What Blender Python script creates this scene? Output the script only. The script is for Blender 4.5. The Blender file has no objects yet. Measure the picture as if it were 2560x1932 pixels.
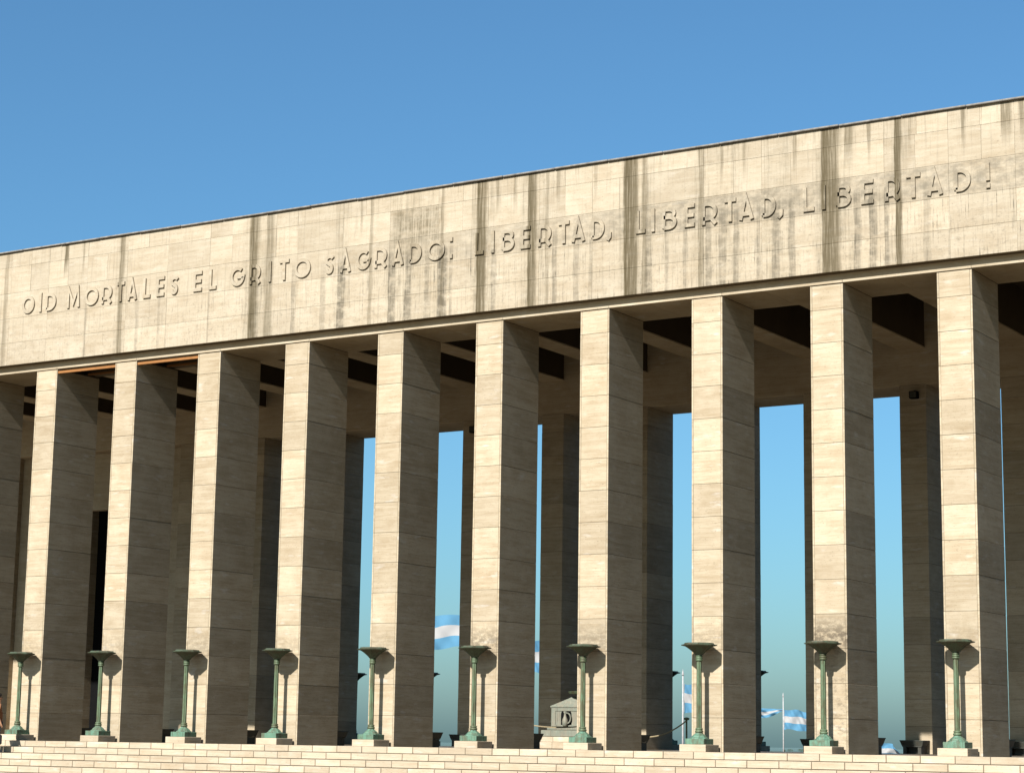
import bpy, bmesh, math, random
from mathutils import Vector, Matrix

random.seed(7)
sc = bpy.context.scene
col = sc.collection
RAD = math.radians

# ------------------------------------------------------------------ camera
cam_d = bpy.data.cameras.new('camera')
cam_d.sensor_width = 36.0
cam_d.lens = 72.402
cam_d.clip_start = 0.1
cam_d.clip_end = 40000.0
cam = bpy.data.objects.new('camera', cam_d)
col.objects.link(cam)
cam.matrix_world = Matrix(((0.85113015, 0.07687033, 0.51929608, 48.000),
                           (0.52474091, -0.15281262, -0.83743375, -48.027),
                           (0.01498119, 0.98526101, -0.17040043, 0.150),
                           (0, 0, 0, 1)))
sc.camera = cam

# ------------------------------------------------------------------ light
SUN_EL, SUN_AZ = RAD(36.7), RAD(1.7)
w = bpy.data.worlds.new('World')
sc.world = w
w.use_nodes = True
wn = w.node_tree
sky = wn.nodes.new('ShaderNodeTexSky')
sky.sky_type = 'NISHITA'
sky.sun_disc = False
sky.sun_elevation = SUN_EL
sky.sun_rotation = math.pi - SUN_AZ
sky.altitude = 700
sky.air_density = 1.2
sky.dust_density = 2.6
sky.ozone_density = 8.0
bg = wn.nodes['Background']
bg.inputs['Strength'].default_value = 0.05
# white balance of the picture, the same over the whole sky
wb = wn.nodes.new('ShaderNodeMix')
wb.data_type = 'RGBA'
wb.blend_type = 'MULTIPLY'
wb.inputs[0].default_value = 1.0
wb.inputs[7].default_value = (0.81, 1.07, 1.04, 1.0)
wn.links.new(sky.outputs['Color'], wb.inputs[6])
wn.links.new(wb.outputs[2], bg.inputs['Color'])

sun_d = bpy.data.lights.new('sun', 'SUN')
sun_d.energy = 5.0
sun_d.angle = RAD(0.5)
sun_d.color = (1.0, 0.98, 0.955)
sun = bpy.data.objects.new('sun', sun_d)
col.objects.link(sun)
d = Vector((-math.sin(SUN_AZ) * math.cos(SUN_EL), math.cos(SUN_AZ) * math.cos(SUN_EL), -math.sin(SUN_EL)))
sun.rotation_euler = d.to_track_quat('-Z', 'Y').to_euler()
sun.location = (20, -60, 60)

vs = sc.view_settings
vs.view_transform = 'Standard'
vs.look = 'None'
vs.gamma = 1.0
vs.exposure = 1.4
vs.use_curve_mapping = False

# ------------------------------------------------------------------ node helper
class NT:
    def __init__(s, name, rough=0.85, spec=0.25):
        s.m = bpy.data.materials.new(name)
        s.m.use_nodes = True
        s.t = s.m.node_tree
        s.b = s.t.nodes['Principled BSDF']
        s.b.inputs['Roughness'].default_value = rough
        s.b.inputs['Specular IOR Level'].default_value = spec

    def n(s, typ, **kw):
        nd = s.t.nodes.new(typ)
        for k, v in kw.items():
            setattr(nd, k, v)
        return nd

    def l(s, a, b):
        s.t.links.new(a, b)

    def val(s, sock, v):
        if isinstance(v, (int, float)):
            sock.default_value = v
        elif isinstance(v, (tuple, list)):
            sock.default_value = tuple(v) + ((1,) if len(v) == 3 and len(sock.default_value) == 4 else ())
        else:
            s.l(v, sock)

    def math(s, op, a, b=0.0, c=0.0, clamp=False):
        nd = s.n('ShaderNodeMath', operation=op)
        nd.use_clamp = clamp
        s.val(nd.inputs[0], a); s.val(nd.inputs[1], b); s.val(nd.inputs[2], c)
        return nd.outputs[0]

    def mix(s, f, a, b, mode='MIX'):
        nd = s.n('ShaderNodeMix', data_type='RGBA', blend_type=mode)
        s.val(nd.inputs[0], f); s.val(nd.inputs[6], a); s.val(nd.inputs[7], b)
        return nd.outputs[2]

    def noise(s, vec, scale=1.0, detail=4.0, rough=0.55):
        nd = s.n('ShaderNodeTexNoise')
        nd.inputs['Scale'].default_value = scale
        nd.inputs['Detail'].default_value = detail
        nd.inputs['Roughness'].default_value = rough
        s.l(vec, nd.inputs['Vector'])
        return nd.outputs['Fac']

    def rng(s, v, a, b, c=0.0, d=1.0):
        nd = s.n('ShaderNodeMapRange')
        nd.clamp = True
        s.val(nd.inputs[0], v)
        for i, x in enumerate((a, b, c, d)):
            nd.inputs[i + 1].default_value = x
        return nd.outputs[0]

    def vmul(s, v, k):
        nd = s.n('ShaderNodeVectorMath', operation='MULTIPLY')
        s.l(v, nd.inputs[0]); nd.inputs[1].default_value = k
        return nd.outputs[0]

    def vadd(s, a, b):
        nd = s.n('ShaderNodeVectorMath', operation='ADD')
        s.l(a, nd.inputs[0]); s.l(b, nd.inputs[1])
        return nd.outputs[0]

    def pos(s):
        return s.n('ShaderNodeNewGeometry').outputs['Position']

    def ramp(s, fac, stops):
        nd = s.n('ShaderNodeValToRGB')
        r = nd.color_ramp
        r.elements[0].position = stops[0][0]; r.elements[0].color = (stops[0][1],) * 3 + (1,)
        r.elements[1].position = stops[-1][0]; r.elements[1].color = (stops[-1][1],) * 3 + (1,)
        for p, v in stops[1:-1]:
            e = r.elements.new(p); e.color = (v, v, v, 1)
        s.l(fac, nd.inputs[0])
        return nd.outputs[0]

    def bump(s, h, strength=0.3, dist=0.01):
        nd = s.n('ShaderNodeBump')
        nd.inputs['Strength'].default_value = strength
        nd.inputs['Distance'].default_value = dist
        s.l(h, nd.inputs['Height'])
        s.l(nd.outputs[0], s.b.inputs['Normal'])


def offset_pos(t):
    """world position shifted by a random amount per stone, so that no vein runs on through a joint"""
    p = t.pos()
    oi = t.n('ShaderNodeObjectInfo')
    comb = t.n('ShaderNodeCombineXYZ')
    for i, k in enumerate((37.0, 53.0, 71.0)):
        t.l(t.math('MULTIPLY', oi.outputs['Random'], k), comb.inputs[i])
    return p, t.vadd(p, comb.outputs[0]), oi.outputs['Random']


def travertine(name, base, vein=0.30, tint=0.16, streaks=False, bumpd=0.008, flash=0.5):
    t = NT(name, 0.82, 0.2)
    p, q, rnd = offset_pos(t)
    bands = t.noise(t.vmul(q, (0.55, 0.55, 9.0)), 1.0, 6.0, 0.6)
    fine = t.noise(t.vmul(q, (2.5, 2.5, 38.0)), 1.0, 4.0, 0.6)
    cloud = t.noise(q, 1.3, 4.0, 0.6)
    dark = tuple(c * k for c, k in zip(base, (0.66, 0.58, 0.48)))
    light = tuple(min(0.9, c * k) for c, k in zip(base, (1.14, 1.16, 1.2)))
    c = t.mix(t.rng(bands, 0.40, 0.64, 0.0, vein * 1.35), base, dark)
    c = t.mix(t.rng(cloud, 0.45, 0.70, 0.0, 0.6), c, light)
    blotch = t.noise(t.vmul(q, (0.9, 0.9, 1.8)), 1.0, 5.0, 0.65)
    c = t.mix(t.rng(blotch, 0.50, 0.72, 0.0, 0.45), c, dark)
    c = t.mix(t.rng(fine, 0.50, 0.70, 0.0, vein * 1.2), c, dark)
    # pale calcite flashes
    fl = t.noise(t.vmul(q, (1.6, 1.6, 7.0)), 1.0, 3.0, 0.5)
    c = t.mix(t.rng(fl, 0.62, 0.74, 0.0, flash), c, (0.359, 0.328, 0.281))
    # every stone its own tone
    tone = t.rng(rnd, 0.0, 1.0, 1.0 - tint, 1.0 + tint * 0.45)
    hsv = t.n('ShaderNodeHueSaturation')
    hsv.inputs['Saturation'].default_value = 1.0
    t.l(tone, hsv.inputs['Value']); t.l(c, hsv.inputs['Color'])
    c = hsv.outputs[0]
    pits = t.noise(t.vmul(q, (14.0, 14.0, 34.0)), 1.0, 3.0, 0.7)
    c = t.mix(t.rng(pits, 0.60, 0.72, 0.0, 0.5), c, (0.0702, 0.053, 0.0312))
    if streaks:
        c = streaks(t, p, c)
    t.l(c, t.b.inputs['Base Color'])
    h = t.math('ADD', t.math('MULTIPLY', fine, 0.6), t.math('MULTIPLY', pits, -0.5))
    t.bump(h, 0.35, bumpd)
    return t.m


def fascia_streaks(t, p, c):
    """water stains: (centre x, half width, strength), full height, upper part only, from the letters down"""
    sep = t.n('ShaderNodeSeparateXYZ'); t.l(p, sep.inputs[0])
    X, Z = sep.outputs[0], sep.outputs[2]
    wob = t.noise(t.vmul(p, (2.2, 0.0, 0.7)), 1.0, 3.0, 0.6)
    wob2 = t.noise(t.vmul(p, (11.0, 0.0, 1.2)), 1.0, 2.0, 0.6)
    x = t.math('ADD', X, t.math('ADD', t.math('MULTIPLY', t.math('SUBTRACT', wob, 0.5), 0.12),
                                t.math('MULTIPLY', t.math('SUBTRACT', wob2, 0.5), 0.09)))

    def lines(lst):
        # a few streaks per ramp, so that the ramp's table resolves a couple of centimetres
        tot = None
        lst = sorted(lst)
        for i in range(0, len(lst), 3):
            g_ = lst[i:i + 3]
            lo = g_[0][0] - g_[0][1] - 0.1
            hi = g_[-1][0] + g_[-1][1] + 0.1
            k = 1.0 / (hi - lo)
            st = [(0.0, 0.0)]
            for (xc, hw, s) in g_:
                st += [((xc - hw - 0.012 - lo) * k, 0.0), ((xc - hw * 0.8 - lo) * k, s),
                       ((xc + hw * 0.7 - lo) * k, s * 0.8), ((xc + hw + 0.03 - lo) * k, 0.0)]
            st.append((1.0, 0.0))
            st = [(min(1.0, max(0.0, p_)), v_) for p_, v_ in st]
            r = t.ramp(t.math('MULTIPLY', t.math('SUBTRACT', x, lo), k, clamp=True), st)
            tot = r if tot is None else t.math('MAXIMUM', tot, r)
        return tot

    full = lines(sorted([(3.57, 0.10, 0.72), (8.94, 0.17, 0.90), (17.18, 0.17, 1.00), (18.86, 0.15, 0.96), (22.0, 0.24, 1.00),
                         (27.84, 0.27, 0.96), (13.34, 0.06, 0.54), (29.67, 0.09, 1.00), (24.13, 0.07, 0.60), (-1.52, 0.09, 0.48),
                         (19.35, 0.05, 0.42), (22.42, 0.07, 0.60), (15.85, 0.05, 0.54), (9.55, 0.17, 0.50)]))
    upper = lines(sorted([(1.15, .10, 1.00), (1.9, .03, 0.68), (24.75, .04, 0.54), (25.4, .05, 0.47), (26.85, .05, 0.68),
                          (28.35, .12, 0.68), (28.9, .04, 0.68), (31.4, .05, 0.68), (32.5, .14, 0.74), (32.9, .06, 0.68),
                          (17.7, .05, 0.68), (18.3, .06, 0.47), (12.95, .03, 0.54), (19.7, .05, 0.54), (30.0, .04, 0.47),
                          (20.9, .05, 0.41), (34.6, .1, 0.68), (-3.5, .1, 0.68)]))
    lower = lines(sorted([(12.27, .15, 0.85), (9.0, .17, 0.65), (10.5, .07, 0.52), (14.1, .12, 0.78), (14.68, .13, 0.78),
                          (15.35, .09, 0.52), (15.87, .16, 0.91), (16.15, .05, 0.52), (19.6, .08, 0.65), (20.3, .09, 0.52),
                          (20.75, .06, 0.45), (22.55, .1, 0.65), (23.1, .05, 0.52), (23.65, .06, 0.52), (24.35, .08, 0.65),
                          (24.75, .1, 0.59), (25.15, .08, 0.65), (25.8, .06, 0.52), (26.3, .14, 0.65), (26.75, .09, 0.65),
                          (28.55, .09, 0.72), (28.98, .1, 0.78), (29.35, .06, 0.72), (30.4, .08, 0.39), (4.3, .06, 0.39),
                          (5.2, .05, 0.33), (2.1, .05, 0.39), (7.2, .04, 0.33), (11.6, .1, 0.39), (17.6, .08, 0.52)]))
    dark_band = lines([(15.0, .95, .8)])
    stre = t.noise(t.vmul(p, (16.0, 0.0, 0.55)), 1.0, 5.0, 0.65)
    stre2 = t.noise(t.vmul(p, (38.0, 0.0, 0.9)), 1.0, 4.0, 0.65)
    blot = t.noise(t.vmul(p, (3.0, 1.0, 5.0)), 1.0, 5.0, 0.7)
    mod = t.math('MULTIPLY', t.rng(stre, 0.34, 0.52, 0.62, 1.1), t.rng(stre2, 0.38, 0.56, 0.62, 1.15), clamp=True)
    zu = t.rng(Z, 14.75, 15.5, 0.0, 1.0)
    zl = t.rng(Z, 14.0, 14.25, 1.0, 0.0)
    f1 = t.math('MULTIPLY', full, mod)
    wash = lines([(3.6, .28, .4), (9.15, .65, .45), (17.25, .42, .5), (18.95, .5, .45), (22.15, .55, .5), (27.95, .6, .5), (29.7, .25, .4), (14.9, 1.05, .42), (24.6, .8, .35), (26.4, .5, .4), (12.3, .3, .35)])
    fw = t.math('MULTIPLY', wash, t.math('MULTIPLY', t.rng(stre, 0.36, 0.60, 0.0, 1.0), t.rng(blot, 0.32, 0.6, 0.2, 1.0)))
    f2 = t.math('MULTIPLY', t.math('MULTIPLY', upper, zu), mod)
    f3 = t.math('MULTIPLY', t.math('MULTIPLY', lower, zl), t.math('MULTIPLY', t.rng(blot, 0.34, 0.56, 0.3, 1.25), t.rng(stre2, 0.36, 0.56, 0.45, 1.0)), clamp=True)
    # thin drips under the letters and under the course joints
    drip = t.noise(t.vmul(p, (21.0, 0.0, 0.8)), 1.0, 4.0, 0.7)
    f8 = t.math('MULTIPLY', t.math('MULTIPLY', zl, t.rng(X, 4.0, 14.0, 0.35, 0.95)), t.math('MULTIPLY', t.rng(drip, 0.55, 0.66, 0.0, 1.0), t.rng(blot, 0.40, 0.60, 0.15, 1.0)))
    zt = t.math('MULTIPLY', t.rng(Z, 15.0, 15.9, 0.0, 1.0), t.rng(drip, 0.57, 0.68, 0.0, 0.75))
    zt = t.math('MULTIPLY', zt, t.rng(X, 6.0, 16.0, 0.3, 0.9))
    # fine dirt running out of the joint under the second course
    zb = t.math('MULTIPLY', t.rng(Z, 15.38, 15.44, 1.0, 0.0), t.rng(Z, 13.9, 14.7, 0.0, 1.0))
    f4 = t.math('MULTIPLY', t.math('MULTIPLY', dark_band, t.math('MULTIPLY', zb, t.rng(blot, 0.36, 0.58, 0.2, 1.0))), t.rng(stre2, 0.44, 0.54, 0.0, 1.0))
    # general light streaking
    f5 = t.rng(stre, 0.54, 0.74, 0.0, 0.45)
    # the lettered course is greyer towards the right
    zc = t.math('MULTIPLY', t.rng(Z, 13.66, 13.76, 0.0, 1.0), t.rng(Z, 14.50, 14.58, 1.0, 0.0))
    f6 = t.math('MULTIPLY', t.math('MULTIPLY', zc, t.rng(X, 12.0, 24.0, 0.15, 0.85)), t.rng(blot, 0.38, 0.62, 0.1, 0.8))
    # small dark blotches low down
    sp = t.noise(t.vmul(p, (7.0, 1.0, 9.0)), 1.0, 6.0, 0.75)
    f7 = t.math('MULTIPLY', t.rng(Z, 13.2, 13.8, 1.0, 0.25), t.rng(sp, 0.54, 0.70, 0.0, 0.5))
    olive = (0.050, 0.037, 0.016)
    grey = (0.105, 0.0881, 0.0624)
    c = t.mix(f5, c, grey)
    c = t.mix(fw, c, (0.085, 0.07, 0.043))
    c = t.mix(f8, c, (0.072, 0.06, 0.041))
    c = t.mix(zt, c, (0.078, 0.06, 0.034))
    c = t.mix(f6, c, grey)
    c = t.mix(f7, c, (0.0858, 0.0702, 0.0468))
    c = t.mix(f3, c, (0.078, 0.0647, 0.0437))
    c = t.mix(f4, c, (0.0624, 0.0484, 0.025))
    c = t.mix(f2, c, olive)
    c = t.mix(f1, c, olive)
    return c


def column_soot(t, p, c):
    """sooty blotches on the stone just above the braziers"""
    sep = t.n('ShaderNodeSeparateXYZ'); t.l(p, sep.inputs[0])
    Y, Z = sep.outputs[1], sep.outputs[2]
    n = t.noise(t.vmul(p, (5.0, 5.0, 8.0)), 1.0, 6.0, 0.75)
    lst = [(0.45, .3), (3.85, .35), (7.25, .4), (10.65, .3), (14.05, .25), (17.45, .7), (20.85, .55), (24.25, .4), (27.65, 1.0), (31.05, .2)]
    st = [(0.0, 0.0)]
    for xc, v in lst:
        st += [((xc - .6 + 10) / 50, v), ((xc + .6 + 10) / 50, v)]
    st.append((1.0, 0.0))
    big = t.ramp(t.math('MULTIPLY', t.math('ADD', sep.outputs[0], 10.0), 1 / 50.0), st)
    zz = t.math('MULTIPLY', t.rng(Z, 2.2, 2.75, 0.0, 1.0), t.rng(Z, 2.95, 3.5, 1.0, 0.0))
    yy = t.rng(Y, 0.04, 0.06, 1.0, 0.0)
    f = t.math('MULTIPLY', t.math('MULTIPLY', zz, yy), t.math('MULTIPLY', t.rng(n, 0.40, 0.54, 0.0, 1.0), big))
    # the ninth column is stained all the way down
    run = t.math('MULTIPLY', t.math('MULTIPLY', t.rng(Z, 2.0, 3.0, 0.75, 0.0), yy), t.math('MULTIPLY', t.rng(big, 0.85, 0.95, 0.0, 1.0), t.rng(n, 0.48, 0.64, 0.0, 0.8)))
    f = t.math('MAXIMUM', f, run)
    return t.mix(f, c, (0.0858, 0.0663, 0.0429))


STONE = (0.294, 0.240, 0.163)
M_COL = travertine('column travertine', STONE, 0.38, 0.16, column_soot)
M_FASCIA = travertine('fascia travertine', (0.278, 0.232, 0.165), 0.26, 0.10, fascia_streaks, flash=0.2)
M_PLAIN = travertine('plain travertine', STONE, 0.30, 0.10)
M_STEP = travertine('step travertine', (0.308, 0.254, 0.181), 0.30, 0.15)


def simple(name, colr, rough=0.85, nscale=4.0, amt=0.35, dark=0.5, spec=0.2, metallic=0.0, bump=0.0):
    t = NT(name, rough, spec)
    p = t.pos()
    n = t.noise(p, nscale, 5.0, 0.65)
    c = t.mix(t.rng(n, 0.38, 0.68, 0.0, amt), colr, tuple(x * dark for x in colr))
    t.l(c, t.b.inputs['Base Color'])
    t.b.inputs['Metallic'].default_value = metallic
    if bump:
        t.bump(n, 0.5, bump)
    return t.m


M_MORTAR = simple('joint mortar', (0.078, 0.0585, 0.0351), 0.95)
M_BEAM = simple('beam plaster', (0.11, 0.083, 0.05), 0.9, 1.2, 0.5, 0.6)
M_CEIL_SHADE = simple('ceiling plaster with painted shade', (0.05, 0.036, 0.02), 0.9, 1.2, 0.5, 0.6)  # interior shade put into the colour of the ceiling and beam sides
M_TIMBER = simple('rusty orange timber', (0.19, 0.082, 0.024), 0.8, 6.0, 0.4, 0.6)
M_PAVE = simple('plaza paving', (0.135, 0.10, 0.055), 0.85, 0.6, 0.4, 0.8)
M_FLOOR = simple('portico floor stone', (0.12, 0.092, 0.058), 0.55, 0.8, 0.4, 0.75, 0.4)
M_COPING = simple('weathered coping stone', (0.172, 0.156, 0.133), 0.9, 5.0, 0.75, 0.35)
M_BLACK = simple('black paint and unlit openings', (0.005, 0.005, 0.005), 0.95, spec=0.02)  # loudspeaker paint, also the painted dark of the doorway and chest recess
M_POLE = simple('white painted pole', (0.30, 0.29, 0.28), 0.45, 6.0, 0.6, 0.5)
M_ROPE = simple('woven rope', (0.187, 0.148, 0.0858), 0.9)
M_BARK = simple('tree bark', (0.0546, 0.0429, 0.0312), 0.95)
M_LEAF = simple('tree leaves', (0.0468, 0.0663, 0.0351), 0.9, 0.3, 0.6, 0.5)
M_BANK = simple('far bank grass', (0.078, 0.0936, 0.0546), 0.95, 0.01, 0.5, 0.6)


def bronze(name, green, brown, amt=0.55, rough=0.6):
    t = NT(name, rough, 0.35)
    p, q, rnd = offset_pos(t)
    n = t.noise(t.vmul(q, (5.0, 5.0, 2.4)), 1.0, 6.0, 0.7)
    n2 = t.noise(t.vmul(q, (16.0, 16.0, 3.0)), 1.0, 4.0, 0.7)
    c = t.mix(t.rng(n, 0.45, 0.58, 0.0, amt), green, brown)
    drip = t.noise(t.vmul(q, (30.0, 30.0, 1.3)), 1.0, 3.0, 0.6)
    c = t.mix(t.rng(drip, 0.54, 0.66, 0.0, 0.65), c, tuple(x * 0.45 for x in brown))
    c = t.mix(t.rng(n2, 0.55, 0.72, 0.0, 0.6), c, tuple(min(1, x * 1.7) for x in green))
    t.l(c, t.b.inputs['Base Color'])
    t.b.inputs['Metallic'].default_value = 0.15
    t.bump(n2, 0.4, 0.004)
    return t.m


M_BRONZE = bronze('verdigris bronze', (0.062, 0.092, 0.048), (0.05, 0.042, 0.018), 0.75)
M_BOWL = bronze('shade-darkened verdigris bowl', (0.036, 0.05, 0.028), (0.035, 0.026, 0.012), 0.8)  # bowl bronze darkened to carry the shade on its underside
M_BRONZE_BASE = bronze('bright verdigris', (0.068, 0.135, 0.09), (0.062, 0.062, 0.034), 0.8)
M_DARKBRONZE = bronze('dark bronze', (0.025, 0.0265, 0.0195), (0.0312, 0.0234, 0.014), 0.6)
M_CENO = bronze('grey green bronze', (0.115, 0.122, 0.092), (0.14, 0.12, 0.085), 0.7, 0.7)

# flag
def flag_material():
    t = NT('sky blue and white flag cloth', 0.8, 0.1)
    uv = t.n('ShaderNodeUVMap').outputs[0]
    sep = t.n('ShaderNodeSeparateXYZ'); t.l(uv, sep.inputs[0])
    v = sep.outputs[1]
    a = t.math('GREATER_THAN', v, 0.3333)
    b = t.math('LESS_THAN', v, 0.6667)
    c = t.mix(t.math('MULTIPLY', a, b), (0.088, 0.225, 0.335), (0.37, 0.36, 0.345))
    t.l(c, t.b.inputs['Base Color'])
    tr = t.n('ShaderNodeBsdfTranslucent'); t.l(c, tr.inputs['Color'])
    ms = t.n('ShaderNodeMixShader'); ms.inputs[0].default_value = 0.45
    t.l(t.b.outputs[0], ms.inputs[1]); t.l(tr.outputs[0], ms.inputs[2])
    t.l(ms.outputs[0], t.t.nodes['Material Output'].inputs['Surface'])
    return t.m
M_FLAG = flag_material()

def water_material():
    t = NT('river water', 0.05, 0.5)
    t.b.inputs['Base Color'].default_value = (0.10, 0.12, 0.12, 1)
    n = t.noise(t.vmul(t.pos(), (0.15, 0.15, 1)), 1.0, 4.0)
    t.bump(n, 0.05, 0.05)
    return t.m
M_WATER = water_material()

# ------------------------------------------------------------------ mesh helpers
class MB:
    def __init__(s):
        s.v = []; s.f = []

    def add(s, vs_, fs):
        o = len(s.v)
        s.v += [tuple(v) for v in vs_]
        s.f += [tuple(i + o for i in f) for f in fs]
        return s

    def box(s, x0, x1, y0, y1, z0, z1):
        return s.add([(x0, y0, z0), (x1, y0, z0), (x1, y1, z0), (x0, y1, z0), (x0, y0, z1), (x1, y0, z1), (x1, y1, z1), (x0, y1, z1)],
                     [(0, 3, 2, 1), (4, 5, 6, 7), (0, 1, 5, 4), (1, 2, 6, 5), (2, 3, 7, 6), (3, 0, 4, 7)])

    def rings(s, rings, cap=True):
        """list of equal-length vertex loops (counter-clockwise seen from above), bottom to top"""
        n = len(rings[0]); o = len(s.v)
        for r in rings:
            s.v += [tuple(v) for v in r]
        for i in range(len(rings) - 1):
            for k in range(n):
                a = o + i * n + k; b = o + i * n + (k + 1) % n
                s.f.append((a, b, b + n, a + n))
        if cap:
            s.f.append(tuple(o + k for k in reversed(range(n))))
            s.f.append(tuple(o + (len(rings) - 1) * n + k for k in range(n)))
        return s

    def lathe(s, cx, cy, prof, n=8, phase=0.5, cap=True):
        rs = []
        k = 1 / math.cos(math.pi / n) if n <= 8 else 1.0
        for (z, a) in prof:
            rs.append([(cx + a * k * math.cos(2 * math.pi * (i + phase) / n), cy + a * k * math.sin(2 * math.pi * (i + phase) / n), z) for i in range(n)])
        return s.rings(rs, cap)

    def mesh(s, name):
        me = bpy.data.meshes.new(name)
        me.from_pydata(s.v, [], s.f)
        me.update()
        return me


def link(name, me, mat=None, parent=None, loc=None, smooth=False):
    o = bpy.data.objects.new(name, me)
    col.objects.link(o)
    if me is not None and mat is not None and len(me.materials) == 0:
        me.materials.append(mat)
    if parent is not None:
        o.parent = parent
    if loc is not None:
        o.location = loc
    if smooth and me is not None:
        for p_ in me.polygons:
            p_.use_smooth = True
    return o


def empty(name, loc=(0, 0, 0)):
    o = bpy.data.objects.new(name, None)
    o.empty_display_size = 0.3
    col.objects.link(o)
    o.location = loc
    return o


def tag(o, label=None, cat=None, group=None, kind=None):
    if label: o['label'] = label
    if cat: o['category'] = cat
    if group: o['group'] = group
    if kind: o['kind'] = kind
    return o


_cache = {}
def chamfer_box(lx, ly, lz, b, mat, key=''):
    """box with chamfered edges centred on its own origin; alike boxes share one mesh"""
    k = (round(lx, 4), round(ly, 4), round(lz, 4), round(b, 4), mat.name, key)
    if k in _cache:
        return _cache[k]
    bm = bmesh.new()
    bmesh.ops.create_cube(bm, size=1.0)
    for v in bm.verts:
        v.co = Vector((v.co.x * lx, v.co.y * ly, v.co.z * lz))
    bmesh.ops.bevel(bm, geom=bm.edges[:], offset=b, segments=1, affect='EDGES', profile=0.5)
    me = bpy.data.meshes.new('stone_block')
    bm.to_mesh(me); bm.free()
    me.materials.append(mat)
    _cache[k] = me
    return me


def block(name, x0, x1, y0, y1, z0, z1, mat, parent, b=0.006, jit=0.0):
    me = chamfer_box(x1 - x0, y1 - y0, z1 - z0, b, mat)
    o = link(name, me, None, parent)
    dy = random.uniform(-jit, jit)
    pl = parent.location if parent is not None else Vector((0, 0, 0))
    o.location = ((x0 + x1) / 2 - pl.x, (y0 + y1) / 2 + dy - pl.y, (z0 + z1) / 2 - pl.z)
    return o


# ------------------------------------------------------------------ dimensions (metres)
S = 3.4            # column spacing
CW, CD, CH = 0.8975, 1.960, 11.83
D0 = 15.03         # front plane of the rear columns
RISER, TREAD, Y0 = 0.185, 0.49, -1.10
NSTEP = 9
GROUND = -RISER * NSTEP
FRONT = range(-2, 12)
REAR = range(-7, 12)
XL, XR = -9.3, 41.2
RXL = -27.5

# ------------------------------------------------------------------ setting
g = link('ground', MB().add([(-700, -500, GROUND), (700, -500, GROUND), (700, 140, GROUND), (-700, 140, GROUND)], [(0, 1, 2, 3)]).mesh('ground'), M_PAVE)
tag(g, kind='structure')
rv = link('river', MB().add([(-20000, 140, -7), (20000, 140, -7), (20000, 30000, -7), (-20000, 30000, -7)], [(0, 1, 2, 3)]).mesh('river'), M_WATER)
tag(rv, kind='structure')
emb = link('embankment', MB().add([(-700, 140, GROUND), (700, 140, GROUND), (700, 141, -9), (-700, 141, -9)], [(0, 1, 2, 3)]).mesh('embankment'), M_PAVE)
tag(emb, kind='structure')

# terrace the portico stands on
ter = MB()
ter.box(RXL - 2, XR + 2, Y0 + 0.50, 19.2, GROUND - 0.3, -0.004)
terrace = link('terrace', ter.mesh('terrace'), M_FLOOR)
tag(terrace, kind='structure')

# stairs: stepped core with every stone in front of it
core = MB()
for k in range(NSTEP):
    yk = Y0 - TREAD * k
    core.box(-14, 46, yk + 0.016, yk + 0.60, -RISER * (k + 1) - 0.02, -RISER * k - 0.014)
stairs = link('stairs', core.mesh('stairs_core'), M_MORTAR)
tag(stairs, kind='structure')
rest = MB()
for k in range(NSTEP):
    yk = Y0 - TREAD * k
    for j in range(-14, 48):
        xa = 0.60 + 0.85 * j
        if xa < -13.5 or xa > 44.5:
            continue
        # the stones in view are objects, those past the picture's edges are one part
        wid = (k <= 5) and (-1.2 - 0.0 * k <= xa <= 37.0)
        if wid:
            block('step_stone', xa + 0.009, xa + 0.841, yk + random.uniform(-.004, .004), yk + 0.495, -RISER * (k + 1) + 0.012, -RISER * k - 0.001 * (k + 1), M_STEP, stairs, 0.007)
        else:
            rest.box(xa + 0.005, xa + 0.845, yk, yk + 0.495, -RISER * (k + 1) + 0.005, -RISER * k - 0.001 * (k + 1))
ro = link('step_stones', rest.mesh('step_stones'), M_STEP, stairs)
tag(ro, kind='stuff')

# ------------------------------------------------------------------ the portico
portico = empty('colonnade_portico', (14, 0, 0))
tag(portico, 'long travertine portico of tall square columns under a stained lettered fascia', 'portico')
PL = portico.location

def pblock(name, x0, x1, y0, y1, z0, z1, mat, b=0.01):
    return block(name, x0, x1, y0, y1, z0, z1, mat, portico, b)

courses = [0.86 * i for i in range(14)] + [CH]

def column(x, y, full=True):
    me = MB().box(0.010, CW - 0.010, 0.010, CD - 0.010, 0.0, CH + 0.03)
    if 'core' not in _cache:
        _cache['core'] = me.mesh('column_core'); _cache['core'].materials.append(M_MORTAR)
    c = link('column', _cache['core'], None, portico)
    c.location = (x - PL.x, y - PL.y, 0)
    for i in range(14):
        z0, z1 = courses[i] + (0.0 if i == 0 else 0.004), courses[i + 1] - 0.004
        def pc(a, b_, c_, d_):
            m = chamfer_box(b_ - a, d_ - c_, z1 - z0, 0.004, M_COL)
            o = link('facing_stone', m, None, c)
            o.location = ((a + b_) / 2 + random.uniform(-.0012, .0012), (c_ + d_) / 2 + random.uniform(-.0025, .0025), (z0 + z1) / 2)
        if full:
            pc(0.052, CW - 0.052, 0.0, 0.06)
            pc(CW - 0.047, CW, 0.0, CD)
            pc(0.0, 0.047, 0.0, CD)
            pc(0.052, CW - 0.052, CD - 0.06, CD)
        else:
            pc(0.0, CW, 0.0, CD)
    return c

for i in FRONT:
    column(i * S, 0.0, True)
for i in REAR:
    column(i * S, D0, False)

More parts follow.
